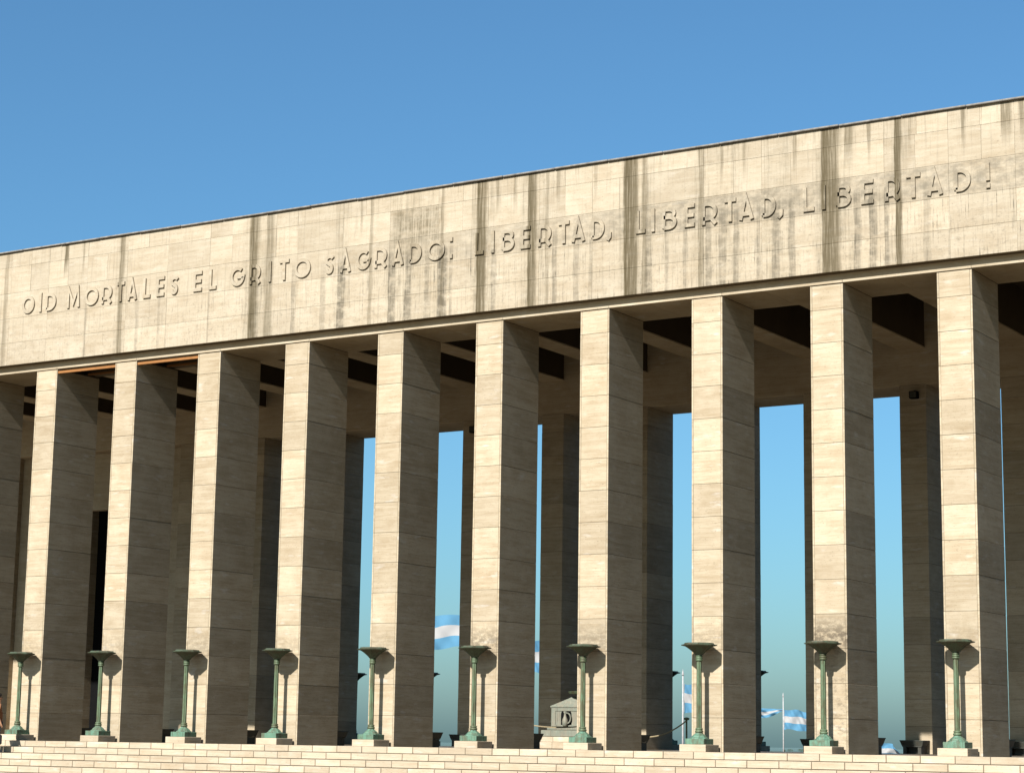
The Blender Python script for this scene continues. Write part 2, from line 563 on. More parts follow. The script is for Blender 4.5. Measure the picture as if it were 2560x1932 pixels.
# fascia
FZ = [12.125, 12.87, 13.70, 14.55, 15.43, 15.93]
FY = -0.10
fas = MB().box(XL, XR, FY + 0.009, 0.40, 12.13, 15.92)
fascia = link('fascia', fas.mesh('fascia_core'), M_MORTAR, portico)
fascia.location = -PL
for k in range(5):
    xs = []
    x = 0.40 - S / 2 * 6
    while x < XR:
        xs.append(x)
        if k >= 3 and random.random() < 0.55:
            xs.append(x + 0.85 + random.choice((-.02, .0, .03)))
        x += S / 2
    xs = [q_ for q_ in xs if q_ > XL + .3]
    edges = [XL] + xs + [XR]
    for a, b in zip(edges[:-1], edges[1:]):
        dy = random.uniform(-.003, .003)
        m = chamfer_box(b - a - 0.004, 0.06, FZ[k + 1] - FZ[k] - 0.005, 0.0025, M_FASCIA)
        o = link('facing_stone', m, None, fascia)
        o.location = ((a + b) / 2, FY + 0.03 + dy, (FZ[k] + FZ[k + 1]) / 2)

# recessed band under the fascia, thin lit lip below it, box beam behind
pblock('recessed_band', XL, XR, 0.19, 0.39, 11.906, 12.128, M_PLAIN, 0.004)
x = XL
while x < XR - 0.1:
    b = min(XR, x + 3.4)
    pblock('lip_course', x + 0.003, b - 0.003, -0.035, 0.40, 11.841 + random.uniform(-.003, .003), 11.906, M_PLAIN, 0.006)
    x = b
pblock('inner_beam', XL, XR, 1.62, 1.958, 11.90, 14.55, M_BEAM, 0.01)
MISSING = (0, 1)
for i in range(FRONT[0], FRONT[-1]):
    if i in MISSING:
        continue
    xa, xb = i * S + CW, (i + 1) * S
    xm = (xa + xb) / 2
    for (a, b) in ((xa + .002, xm - .003), (xm + .003, xb - .002)):
        pblock('soffit_panel', a, b, 0.015, CD - 0.004, 11.836, 11.90, M_PLAIN, 0.004)
# two bays have lost their soffit panels: bare timbers show in the dark void
for i in MISSING:
    xa, xb = i * S + CW, (i + 1) * S
    pblock('soffit_batten', xa, xb, 0.03, 0.11, 11.70, 11.782, M_TIMBER, 0.006)
    pblock('soffit_batten', xa, xb, 1.40, 1.47, 11.86, 11.93, M_TIMBER, 0.006)
    pblock('soffit_batten', xb - .9, xb - .82, 0.54, 1.6, 11.90, 11.97, M_TIMBER, 0.006)

# coping stones along the roof edge
x = XL
while x < XR - 0.1:
    b = min(XR, x + 1.7)
    dz = random.uniform(-.006, .006)
    pblock('coping_stone', x + 0.004, b - 0.004, FY - 0.075 + random.uniform(-.012, .012), 0.7, 15.935 + dz, 15.985 + dz, M_COPING, 0.012)
    x = b

# rear beam, transverse beams, ceiling
pblock('rear_beam', RXL, XR, D0 + 0.003, D0 + CD - 0.003, 11.832, 15.9, M_PLAIN, 0.01)
pblock('ceiling', RXL, XR, 0.41, D0 + CD, 14.56, 15.88, M_CEIL_SHADE, 0.01)
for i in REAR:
    pblock('ceiling_beam', i * S + 0.002, i * S + CW - 0.002, 1.962 if i * S > XL else 1.0, D0 - 0.001, 13.07, 14.555, M_CEIL_SHADE, 0.01)  # beam body coloured dark for its shaded sides
    pblock('beam_underside_light', i * S - 0.01, i * S + CW + 0.01, 1.965 if i * S > XL else 1.0, D0 - 0.003, 13.02, 13.068, M_PLAIN, 0.008)  # paler slab added so the beam undersides look lit

# towards the left end the rear bays are walled up, one of them with a tall dark doorway
for i in range(-7, -1):
    xa, xb = i * S + CW + .002, (i + 1) * S - .002
    if i == -4:
        pblock('rear_wall', xa, xb, D0 + .6, D0 + 1.0, 9.45, 11.83, M_PLAIN)
        pblock('doorway_dark_sheet', xa, xb, D0 + 1.75, D0 + 1.9, 0, 11.8, M_BLACK)  # black sheet standing in for the unlit depth of the doorway
    else:
        pblock('rear_wall', xa, xb, D0 + .6, D0 + 1.0, 0, 11.83, M_PLAIN)

# ------------------------------------------------------------------ raised lettering
def strip(mb, pts, wdt, yf, yb, closed=False):
    n = len(pts); P = [Vector(p) for p in pts]; L = []; Rr = []
    for i in range(n):
        if closed:
            a, b = P[(i - 1) % n], P[(i + 1) % n]
            d1 = (P[i] - a).normalized(); d2 = (b - P[i]).normalized()
        else:
            d1 = (P[i] - P[i - 1]).normalized() if i else (P[1] - P[0]).normalized()
            d2 = (P[i + 1] - P[i]).normalized() if i < n - 1 else d1
        n1 = Vector((-d1.y, d1.x)); n2 = Vector((-d2.y, d2.x))
        m = (n1 + n2).normalized()
        k = min(2.2, 1 / max(0.35, m.dot(n1)))
        L.append(P[i] + m * wdt / 2 * k); Rr.append(P[i] - m * wdt / 2 * k)
    o = len(mb.v)
    for a, b in zip(L, Rr):
        mb.v += [(a.x, yf, a.y), (b.x, yf, b.y), (b.x, yb, b.y), (a.x, yb, a.y)]
    cnt = n if closed else n - 1
    for i in range(cnt):
        a = o + 4 * i; b = o + 4 * ((i + 1) % n)
        mb.f += [(a, a + 1, b + 1, b), (a + 1, a + 2, b + 2, b + 1), (a + 2, a + 3, b + 3, b + 2), (a + 3, a, b, b + 3)]
    if not closed:
        e = o + 4 * (n - 1)
        mb.f += [(o, o + 3, o + 2, o + 1), (e, e + 1, e + 2, e + 3)]


def arc(cx, cy, rx, ry, a0, a1, n=12):
    return [(cx + rx * math.cos(RAD(a0 + (a1 - a0) * i / n)), cy + ry * math.sin(RAD(a0 + (a1 - a0) * i / n))) for i in range(n + 1)]


def glyph(ch, w_, h, t):
    r = t / 2
    x0, x1, y0, y1 = r, w_ - r, r, h - r
    cx = w_ / 2
    ho = h * 0.93
    if ch == 'O':
        return [(arc(cx, ho / 2, cx - r, ho / 2 - r, 0, 345, 23), True)]
    if ch == 'I':
        return [([(cx, 0), (cx, h)], False)]
    if ch == 'L':
        return [([(x0, h), (x0, y0), (w_, y0)], False)]
    if ch == 'E':
        return [([(w_, y1), (x0, y1), (x0, y0), (w_, y0)], False), ([(x0, h * .5), (w_ * .94, h * .5)], False)]
    if ch == 'T':
        return [([(0, y1), (w_, y1)], False), ([(cx, y1), (cx, 0)], False)]
    if ch == 'A':
        return [([(x0, 0), (cx, h * .985), (x1, 0)], False), ([(w_ * .2, h * .24), (w_ * .8, h * .24)], False)]
    if ch == 'M':
        return [([(x0, 0), (x0 + w_ * .05, h * .97), (cx, h * .22), (x1 - w_ * .05, h * .97), (x1, 0)], False)]
    if ch == 'D':
        hd = h * .93
        return [([(x0, r), (x0, hd - r), (w_ * .35, hd - r)] + arc(w_ * .35, hd / 2, w_ * .65 - r, hd / 2 - r, 80, -80, 12) + [(w_ * .35, r), (x0, r)], False)]
    if ch == 'B':
        hb = h * .96; m = h * .54
        return [([(x0, r), (x0, hb - r), (w_ * .42, hb - r)] + arc(w_ * .42, (hb - r + m) / 2, w_ * .40, (hb - r - m) / 2, 80, -80, 8) + [(w_ * .42, m), (x0, m)], False),
                ([(x0, r), (w_ * .45, r)] + arc(w_ * .45, (m + r) / 2, w_ * .55 - r, (m - r) / 2, -80, 80, 8) + [(w_ * .42, m)], False)]
    if ch == 'R':
        hb = h * .96; m = h * .25
        return [([(x0, 0), (x0, hb - r), (w_ * .4, hb - r)] + arc(w_ * .4, (hb - r + m) / 2, w_ * .58 - r, (hb - r - m) / 2, 80, -80, 12) + [(w_ * .4, m), (x0, m)], False),
                ([(w_ * .62, m * 1.02), (x1, 0)], False)]
    if ch == 'S':
        hb = h * .92
        return [(arc(w_ * .52, hb * .73, w_ * .36, hb * .27 - r, 25, 250, 10) + arc(w_ * .48, hb * .29, w_ * .42 - r, hb * .29 - r, 80, -160, 12), False)]
    if ch == 'G':
        hb = h * .95
        return [(arc(cx, hb / 2, cx - r, hb / 2 - r, 48, 352, 18) + [(x1, hb * .46), (cx * .95, hb * .46)], False)]
    if ch == ':':
        return [([(cx, 0), (cx, t * 1.1)], False), ([(cx, h * .78), (cx, h * .78 + t * 1.1)], False)]
    if ch == ',':
        return [([(0, -t * .6), (w_ * .7, t * .2), (w_ * .75, t * 1.4)], False)]
    if ch == '!':
        return [([(cx, 0), (cx, t * 1.1)], False), ([(cx, h * .3), (cx, h)], False)]


TEXT = [('O', -.716, -.149), ('I', .068, .161), ('D', .335, .816), ('M', 1.287, 1.857), ('O', 2.053, 2.656), ('R', 2.777, 3.249),
        ('T', 3.418, 3.763), ('A', 3.873, 4.299), ('L', 4.537, 4.852), ('E', 5.09, 5.426), ('S', 5.65, 6.016), ('E', 6.592, 6.952),
        ('L', 7.228, 7.529), ('G', 8.065, 8.644), ('R', 8.812, 9.269), ('I', 9.546, 9.667), ('T', 9.967, 10.342), ('O', 10.528, 11.156),
        ('S', 11.672, 12.04), ('A', 12.227, 12.651), ('G', 12.817, 13.363), ('R', 13.479, 13.956), ('A', 14.099, 14.542), ('D', 14.704, 15.167),
        ('O', 15.339, 15.968), (':', 16.119, 16.238), ('L', 16.977, 17.289), ('I', 17.53, 17.646), ('B', 17.877, 18.318), ('E', 18.504, 18.838),
        ('R', 19.072, 19.533), ('T', 19.738, 20.098), ('A', 20.153, 20.606), ('D', 20.777, 21.213), (',', 21.296, 21.405), ('L', 22.174, 22.476),
        ('I', 22.652, 22.765), ('B', 22.979, 23.432), ('E', 23.647, 23.964), ('R', 24.163, 24.64), ('T', 24.827, 25.18), ('A', 25.248, 25.698),
        ('D', 25.898, 26.326), (',', 26.382, 26.513), ('L', 27.083, 27.405), ('I', 27.614, 27.71), ('B', 27.991, 28.424), ('E', 28.676, 29.028),
        ('R', 29.315, 29.746), ('T', 29.894, 30.28), ('A', 30.433, 30.868), ('D', 31.139, 31.589), ('!', 31.953, 32.085)]
for ch, xa, xb in TEXT:
    mb = MB()
    wl = xb - xa - 0.012
    for i, (pts, cl) in enumerate(glyph(ch, wl, 0.635, 0.104)):
        strip(mb, [(p[0], p[1]) for p in pts], 0.104, -0.050 - 0.0025 * i, 0.012 + 0.002 * i, cl)
    o = link('letter', mb.mesh('letter'), M_FASCIA, fascia)
    o.location = (xa, FY, 13.785)

# ------------------------------------------------------------------ braziers
def make_brazier():
    root = empty('torch_brazier')
    link('plinth', chamfer_box(0.74, 0.76, 0.185, 0.008, M_STEP), None, root, (0, 0, 0.0925))
    link('base_block', chamfer_box(0.54, 0.54, 0.145, 0.008, M_BRONZE_BASE), None, root, (0, 0, 0.2575))
    m = MB().lathe(0, 0, [(.331, .225), (.35, .22), (.365, .185), (.40, .165), (.43, .13), (.455, .098), (.478, .085)])
    link('foot', m.mesh('foot'), M_BRONZE_BASE, root)
    m = MB().lathe(0, 0, [(.479, .075), (.485, .098), (.50, .106), (.525, .106), (.54, .09), (.548, .08), (.556, .092), (.575, .098), (.59, .09), (.60, .07)], 16)
    link('lower_collar', m.mesh('lower_collar'), M_BRONZE, root, smooth=True)
    # fluted shaft
    mb = MB(); n = 16
    rs = []
    for z, a in ((.601, .067), (1.4, .066), (2.0, .063), (2.279, .061)):
        rs.append([(a * (1.04 if i % 2 else .90) * math.cos(2 * math.pi * i / n), a * (1.04 if i % 2 else .90) * math.sin(2 * math.pi * i / n), z) for i in range(n)])
    link('shaft', mb.rings(rs).mesh('shaft'), M_BRONZE, root)
    prof = [(2.28, .07)]
    for z in (2.285, 2.335, 2.385):
        prof += [(z, .078), (z + .008, .094), (z + .027, .094), (z + .037, .078)]
    prof += [(2.435, .075)]
    m = MB().lathe(0, 0, prof, 16)
    link('upper_collar', m.mesh('upper_collar'), M_BRONZE, root, smooth=True)
    m = MB().lathe(0, 0, [(2.436, .098), (2.46, .108), (2.51, .155), (2.565, .215), (2.62, .285), (2.652, .335), (2.653, .25)])
    bowl = link('bowl', m.mesh('bowl'), M_BOWL, root)
    m = MB().lathe(0, 0, [(2.650, .335), (2.664, .395), (2.672, .425), (2.690, .428), (2.700, .385), (2.708, .355), (2.732, .345), (2.738, .335), (2.735, .30), (2.69, .20), (2.66, .05)])
    link('rim', m.mesh('rim'), M_BOWL, bowl)
    return root


def copy_tree(o, parent=None):
    c = o.copy(); col.objects.link(c); c.parent = parent
    for ch in o.children:
        copy_tree(ch, c)
    return c

proto = make_brazier()
BR_FRONT = list(range(0, 10))
ordw = ['leftmost', 'second', 'third', 'fourth', 'fifth', 'sixth', 'seventh', 'eighth', 'ninth', 'rightmost']
first = True
protos = [proto]
for n_, i in enumerate(BR_FRONT):
    o = proto if first else copy_tree(proto)
    first = False
    o.location = (i * S + CW / 2, -0.47, 0.0)
    if n_ in (0, 9):
        lab = 'green bronze torch brazier on pale plinth, %s of the row before the front columns' % ordw[n_]
    else:
        lab = 'green bronze torch brazier on pale plinth, %s from left before the front columns' % ordw[n_]
    tag(o, lab, 'brazier', 'bronze braziers along the front columns')
names_r = {0: 'dark brazier behind the portico, bowl peeking out left of fifth front column',
           1: 'dark brazier behind the portico, bowl peeking out below the large flag',
           4: 'dark brazier behind the portico, bowl peeking out beside the tall flagpole',
           5: 'dark brazier behind the portico, bowl peeking out beside the eighth front column'}
for i in (0, 1, 4, 5):
    o = copy_tree(proto)
    o.location = (i * S + CW / 2, D0 + CD + 0.47, 0.0)
    if o.get('label'): del o['label']
    tag(o, names_r.get(i, 'green bronze torch brazier standing outside behind the rear columns, mostly hidden'), 'brazier', 'bronze braziers behind the rear columns')

# ------------------------------------------------------------------ troughs at the inner foot of the columns
def make_trough():
    root = empty('bronze_trough')
    hw, hd = 0.30, 0.24
    m = MB()
    m.box(-hw, -hw + .11, -hd, hd, 0, .215).box(hw - .11, hw, -hd, hd, 0, .215)
    m.box(-hw + .11, hw - .11, -hd + .22, hd - .02, 0, .214)
    link('stand', m.mesh('trough_stand'), M_DARKBRONZE, root)
    link('stand_top', chamfer_box(.64, .52, .03, .006, M_DARKBRONZE), None, root, (0, 0, .231))
    r = [[(-a, -b, z), (a, -b, z), (a, b, z), (-a, b, z)] for (a, b, z) in ((.335, .25, .2465), (.385, .29, .40), (.392, .297, .402), (.392, .297, .425), (.34, .25, .425), (.31, .22, .30))]
    link('trough', MB().rings(r).mesh('trough_body'), M_DARKBRONZE, root)
    return root

tro = make_trough()
used = False
lab_r = {-2: 'dark bronze trough at rear column foot, left of the third brazier base',
         2: 'dark bronze trough at rear column foot, left of the sixth brazier base',
         6: 'dark bronze trough at rear column foot, left of the ninth brazier base',
         7: 'dark bronze trough at sunlit rear column foot, left of the rightmost brazier',
         8: 'dark bronze trough at rear column foot at the right picture edge'}
for i in range(0, 10):
    o = tro if not used else copy_tree(tro)
    used = True
    o.location = (i * S + CW / 2 + 0.02, CD + 0.30, 0)
    tag(o, 'dark bronze trough behind the inner foot of the %s front column from left' % (ordw[i] if i not in (0, 9) else {0: 'first', 9: 'last'}[i]), 'trough', 'troughs at the front columns')
for i in (-2, 2, 6, 7, 8):
    o = copy_tree(tro)
    o.location = (i * S + CW / 2 - .02, D0 - 0.31, 0)
    if o.get('label'): del o['label']
    tag(o, lab_r.get(i, 'dark bronze trough at the foot of a rear column, hidden by front columns'), 'trough', 'troughs at the rear columns')

# ------------------------------------------------------------------ cenotaph in the middle of the portico
CX, CY = 16.08, 8.25
ce = empty('bronze_cenotaph', (CX, CY, 0))
tag(ce, 'grey green bronze chest with hipped lid and jug relief on pale stone base', 'cenotaph')
hb = 1.27
for (x0, x1, y0, y1, z0, z1) in ((-hb - .16, -hb + .5, -.92, .82, 0.0, .20), (-hb + .505, .4, -.92, .82, 0.0, .20), (.405, hb + .05, -.92, .82, 0.0, .20),
                                 (-hb, -hb + .45, -.78, .74, .202, .36), (-hb + .455, .5, -.78, .74, .202, .36), (.505, hb, -.78, .74, .202, .36)):
    link('base_stone', chamfer_box(x1 - x0, y1 - y0, z1 - z0, .01, M_STEP), None, ce, ((x0 + x1) / 2, (y0 + y1) / 2, (z0 + z1) / 2))
link('slab', chamfer_box(2.62, 1.40, .20, .02, M_CENO), None, ce, (0, 0, .461))
link('slab_lip', chamfer_box(2.3, 1.2, .10, .02, M_CENO), None, ce, (0, 0, .612))
hx, hy = 1.06, .50
body = link('chest', chamfer_box(2 * hx, 2 * hy, .60, .015, M_CENO), None, ce, (0, 0, .963))
# raised frame on the front and a jug before a flat black arch of painted shade
fr = MB()
yf = -hy - .018
for (a, b, c_, d_) in ((-hx + .03, -hx + .17, -.28, .28), (hx - .17, hx - .03, -.28, .28), (-hx + .171, hx - .171, .19, .28), (-hx + .171, hx - .171, -.28, -.235)):
    fr.box(a, b, yf, -hy + .01, c_, d_)
link('panel_frame', fr.mesh('panel_frame'), M_CENO, body)
lid = [[(-a, -b, z), (a, -b, z), (a, b, z), (-a, b, z)] for (a, b, z) in ((hx + .02, hy + .02, 1.264), (hx + .02, hy + .02, 1.30), (hx - .56, hy - .22, 1.56), (hx - .60, hy - .26, 1.60))]
lo = link('lid', MB().rings(lid).mesh('lid'), M_CENO, ce)
link('lid_neck', MB().box(-.30, .30, -.18, .18, 1.595, 1.66).mesh('lid_neck'), M_CENO, lo)
link('lamp_dish', MB().lathe(0, 0, [(1.655, .30), (1.665, .50), (1.685, .62), (1.745, .66), (1.755, .62), (1.70, .45)], 24).mesh('lamp_dish'), M_BRONZE, lo)
JX = -hx + .55
nic = MB()
ring = [(JX + .19 * math.cos(RAD(a)), .07 + .20 * math.sin(RAD(a))) for a in range(0, 181, 15)] + [(JX - .19, -.28), (JX + .19, -.28)]
nb = len(ring)
nic.add([(p[0], -hy - .004, p[1]) for p in ring] + [(p[0], -hy + .006, p[1]) for p in ring],
        [tuple(reversed(range(nb)))] + [(i, (i + 1) % nb, (i + 1) % nb + nb, i + nb) for i in range(nb)])
link('niche_shade', nic.mesh('niche_shade'), M_BLACK, body)  # flat plate, the shade of a recess given as black
jug = MB().lathe(JX, -hy - .07, [(-.285, .05), (-.27, .07), (-.20, .095), (-.13, .10), (-.06, .08), (.02, .045), (.09, .034), (.13, .045), (.16, .06), (.175, .05)], 20)
jo = link('jug', jug.mesh('jug'), M_CENO, body, smooth=True)
hd_ = MB()
pts = arc(JX + .06, -.03, .14, .16, 95, -75, 12)
strip(hd_, pts, .035, -hy - .09, -hy - .055)
link('handle', hd_.mesh('jug_handle'), M_CENO, jo)

# rope barrier
def tube(mb, pts, r, n=6):
    rs = []
    for i, p in enumerate(pts):
        p = Vector(p)
        a = Vector(pts[max(0, i - 1)]); b = Vector(pts[min(len(pts) - 1, i + 1)])
        t_ = (b - a).normalized()
        u_ = t_.cross(Vector((0, 0, 1)))
        if u_.length < 1e-4: u_ = Vector((1, 0, 0))
        u_.normalize(); v_ = u_.cross(t_)
        rs.append([p + u_ * r * math.cos(2 * math.pi * k / n) + v_ * r * math.sin(2 * math.pi * k / n) for k in range(n)])
    mb.rings(rs)

posts = [(21.12, 5.0), (18.62, 5.0), (15.2, 5.0)]
plab = ['slim bronze rope post with round cap, partly hidden behind the eighth brazier',
        'slim bronze rope post before the cenotaph, hidden by the seventh column',
        'slim bronze rope post before the cenotaph, hidden by the sixth column',
        'slim bronze rope post at the left end of the rope barrier, hidden by a column']
for (px, py), lb in zip(posts, plab):
    r_ = empty('rope_post', (px, py, 0))
    tag(r_, lb, 'post', 'rope posts before the cenotaph')
    link('foot', MB().lathe(0, 0, [(0, .14), (.02, .14), (.035, .05)], 16).mesh('post_foot'), M_BRONZE, r_)
    link('shaft', MB().lathe(0, 0, [(.036, .028), (.86, .025)], 12).mesh('post_shaft'), M_BRONZE, r_)
    link('cap', MB().lathe(0, 0, [(.861, .04), (.88, .075), (.92, .085), (.935, .05), (.945, .02)], 16).mesh('post_cap'), M_BRONZE, r_, smooth=True)
for k, ((a, ay), (b, by)) in enumerate(zip(posts[:-1], posts[1:])):
    mb = MB(); pts = []
    sag = (.46, .22, .35)[k]
    for i in range(17):
        t_ = i / 16
        pts.append((a + (b - a) * t_, ay + (by - ay) * t_ - .03, .84 - sag * 4 * t_ * (1 - t_)))
    tube(mb, pts, .02)
    o = link('barrier_rope', mb.mesh('barrier_rope'), M_ROPE)
    tag(o, ('sagging tan rope right of the seventh column, hung from the rope post', 'sagging tan rope hanging before the bronze cenotaph', 'sagging tan rope hanging left of the cenotaph behind a column')[k], 'rope', 'ropes before the cenotaph')

# ------------------------------------------------------------------ loudspeakers high on two rear columns
for i, lb in ((7, 'small black loudspeaker box high on the rear column left of the last front column'),
              (2, 'small black loudspeaker box high on the rear column left of the sixth front column')):
    r_ = empty('loudspeaker', (i * S + .56, D0, 11.35))
    tag(r_, lb, 'loudspeaker', 'loudspeakers on the rear columns')
    link('cabinet', chamfer_box(.27, .20, .24, .012, M_BLACK), None, r_, (0, -.16, .12))
    link('bracket', MB().box(-.03, .03, -.058, .0, .08, .16).mesh('bracket'), M_BLACK, r_)
    link('grille', chamfer_box(.22, .01, .19, .003, M_DARKBRONZE), None, r_, (0, -.266, .12))

# ------------------------------------------------------------------ flags beyond the portico
def flag(px, py, ztop_pole, fl_top, fl_h, fl_len, ang, amp, label, flabel=None, droop=0.0, twist=0.0, taper=0.0, seed=0):
    r_ = empty('flagpole', (px, py, GROUND))
    tag(r_, label, 'flagpole', 'flags flying behind the portico')
    H_ = ztop_pole - GROUND
    link('pole', MB().lathe(0, 0, [(0, .065), (H_ * .5, .05), (H_ - .36, .038)], 12).mesh('pole'), M_POLE, r_, smooth=True)
    link('finial', MB().lathe(0, 0, [(H_ - .359, .05), (H_ - .33, .10), (H_ - .30, .05), (H_ - .25, .055), (H_, .004)], 12).mesh('finial'), M_POLE, r_)
    nu, nv = 40, 14
    me = bpy.data.meshes.new('cloth')
    vs_ = []; fs = []; uvs = []
    rs = random.Random(seed)
    ph = rs.uniform(0, 6)
    dx, dy = math.cos(ang), math.sin(ang)
    for i in range(nu + 1):
        u = i / nu
        for j in range(nv + 1):
            v = j / nv
            hv = (v - .5) * fl_h * (1 - taper * u)
            tw = twist * u
            z = fl_top - fl_h / 2 + hv * math.cos(tw) - droop * u * u - .13 * math.sin(2.3 * u * math.pi + ph) * (.3 + u) + .05 * math.sin(u * 14 + v * 3)
            off = amp * math.sin(u * 9 + v * 2.2 + ph) * min(1, .25 + u * 2.5) + hv * math.sin(tw) + .55 * amp * math.sin(u * 19 - v * 5 + ph) * (.3 + u) + .3 * amp * math.sin(u * 31 + v * 9)
            s_ = .07 + fl_len * u
            vs_.append((dx * s_ - dy * off, dy * s_ + dx * off, z - GROUND))
            uvs.append((u, v))
    for i in range(nu):
        for j in range(nv):
            a = i * (nv + 1) + j
            fs.append((a, a + nv + 1, a + nv + 2, a + 1))
    me.from_pydata(vs_, [], fs); me.update()
    ul = me.uv_layers.new(name='UVMap')
    for lp in me.loops:
        ul.data[lp.index].uv = uvs[lp.vertex_index]
    link('flag', me, M_FLAG, r_, smooth=True)
    tb = MB(); tube(tb, [(.085, 0, fl_top - GROUND), (.075, 0, fl_top - fl_h - GROUND)], .012)
    link('halyard', tb.mesh('halyard'), M_POLE, r_)

# positions were set from the gaps in which the flags show
flag(-26.0, 60, 8.6, 7.95, 2.05, 5.6, RAD(8), .16, 'large sky blue and white flag between the fifth and sixth columns', seed=1, droop=.05)
flag(-17.9, 60, 7.0, 6.35, 1.85, 3.0, RAD(20), .22, 'narrow glimpse of sky blue and white flag in slit right of the sixth column', seed=2)
flag(-7.0, 60, 4.53, 3.72, 1.68, 2.6, RAD(15), .16, 'white flagpole with blue and white flag left of the eighth column', seed=3)
flag(-28.6, 110, 5.2, 3.9, 1.75, 5.2, RAD(0), .2, 'twisted flag tail pointing right from behind the eighth column', twist=.35, taper=.8, seed=9, droop=-.02)
flag(-23.2, 110, 4.6, 3.15, 1.62, 3.2, RAD(10), .2, 'white flagpole with blue and white flag left of the ninth column', seed=5)
flag(3.1, 60, 1.9, 1.05, 1.3, 3.0, RAD(0), .3, 'drooping blue and white flag tail low beside the ninth column', twist=.5, taper=.6, droop=.75, seed=6)

# ------------------------------------------------------------------ far bank and its few trees
bank = link('far_bank', MB().add([(-2600, 2500, -7.3), (-300, 2500, -7.3), (-300, 2900, -7.3), (-2600, 2900, -7.3), (-2580, 2530, -6.2), (-320, 2530, -6.2), (-320, 2880, -6.2), (-2580, 2880, -6.2)],
            [(4, 5, 6, 7), (0, 1, 5, 4), (1, 2, 6, 5), (2, 3, 7, 6), (3, 0, 4, 7)]).mesh('far_bank'), M_BANK)
tag(bank, kind='structure')

def tree(x, y, z, h, wdt, label):
    r_ = empty('far_tree', (x, y, z))
    tag(r_, label, 'tree', 'far trees on the horizon')
    link('trunk', MB().lathe(0, 0, [(0, h * .05), (h * .3, h * .035), (h * .7, h * .012)], 8).mesh('trunk'), M_BARK, r_)
    mb = MB(); rs = random.Random(int(x * 7) % 991)
    for _ in range(260):
        a = rs.uniform(0, 6.283); rr = wdt / 2 * math.sqrt(rs.random()); zz = h * (.28 + .70 * rs.random())
        k = math.sqrt(max(0.05, 1 - ((zz / h - .6) / .45) ** 2))
        c_ = Vector((rr * k * math.cos(a), rr * k * math.sin(a), zz))
        u_ = Vector((rs.gauss(0, 1), rs.gauss(0, 1), rs.gauss(0, 1))).normalized() * h * .07
        v_ = Vector((rs.gauss(0, 1), rs.gauss(0, 1), rs.gauss(0, 1))).normalized() * h * .07
        mb.add([c_ - u_, c_ + v_, c_ + u_, c_ - v_], [(0, 1, 2, 3)])
    link('crown', mb.mesh('crown'), M_LEAF, r_)

for (x_, h_, w_, lb) in ((-1117, 3.2, 4, 'tiny far tree on the horizon, leftmost beside the flagpole'), (-1108.5, 4.0, 9, 'wide far tree clump on the horizon just left of the flagpole'),
                         (-1092.5, 4.6, 9, 'tallest far tree on the horizon just right of the flagpole'), (-1083.5, 3.3, 6, 'small far tree on the horizon right of the tallest one')):
    tree(x_, 2540, -6.25, h_, w_, lb)

# ------------------------------------------------------------------ person at the left picture edge
def skin_mesh(name, joints, bones, mat, parent, sub=2):
    me = bpy.data.meshes.new(name)
    keys = list(joints)
    me.from_pydata([joints[k][0] for k in keys], [(keys.index(a), keys.index(b)) for a, b in bones], [])
    o = bpy.data.objects.new(name, me); col.objects.link(o); o.parent = parent
    md = o.modifiers.new('skin', 'SKIN')
    for i, k in enumerate(keys):
        r = joints[k][1]
        me.skin_vertices[0].data[i].radius = r if isinstance(r, tuple) else (r, r)
        me.skin_vertices[0].data[i].use_root = (i == 0)
    md.use_smooth_shade = True
    s_ = o.modifiers.new('sub', 'SUBSURF'); s_.levels = sub; s_.render_levels = sub
    me.materials.append(mat)
    return o

M_SKIN = simple('tanned skin', (0.24, 0.125, 0.07), 0.6, 20, 0.2, 0.85)
M_HAIR = simple('black hair', (0.012, 0.009, 0.008), 0.6, 30, 0.4, 0.6)
M_SHIRT = simple('brown shirt', (0.17, 0.07, 0.03), 0.9, 12, 0.4, 0.7)
M_JEANS = simple('dark trousers', (0.03, 0.035, 0.05), 0.9, 12, 0.4, 0.7)
M_BAG = simple('black bag', (0.01, 0.01, 0.012), 0.6)
pe = empty('person', (1.04, -1.90, -0.372))
pe.rotation_euler = (0, 0, RAD(46))
tag(pe, 'person with black hair and brown shirt holding black bag, cut by left picture edge', 'person')
J = {'pelvis': ((0, 0, .95), (.15, .11)), 'waist': ((0, 0, 1.10), (.135, .10)), 'chest': ((0, .01, 1.30), (.165, .115)), 'neckb': ((0, .0, 1.45), (.075, .07)),
     'neck': ((.01, 0, 1.53), (.055, .055)), 'head': ((.025, 0, 1.63), (.082, .075)), 'crown': ((.015, 0, 1.71), (.075, .072))}
for s_, sg in (('l', 1), ('r', -1)):
    J['sh' + s_] = ((0, sg * .185, 1.41), .06); J['el' + s_] = ((-.02, sg * .235, 1.13), .043); J['wr' + s_] = ((.09, sg * .24, .90), .03)
    J['palm' + s_] = ((.115, sg * .24, .83), (.022, .038))
    J['hip' + s_] = ((0, sg * .095, .90), .095); J['kn' + s_] = ((.015, sg * .10, .50), .062); J['an' + s_] = ((-.01, sg * .105, .09), .042); J['toe' + s_] = ((.16, sg * .12, .035), .035)
B = [('pelvis', 'waist'), ('waist', 'chest'), ('chest', 'neckb'), ('neckb', 'neck'), ('neck', 'head'), ('head', 'crown')]
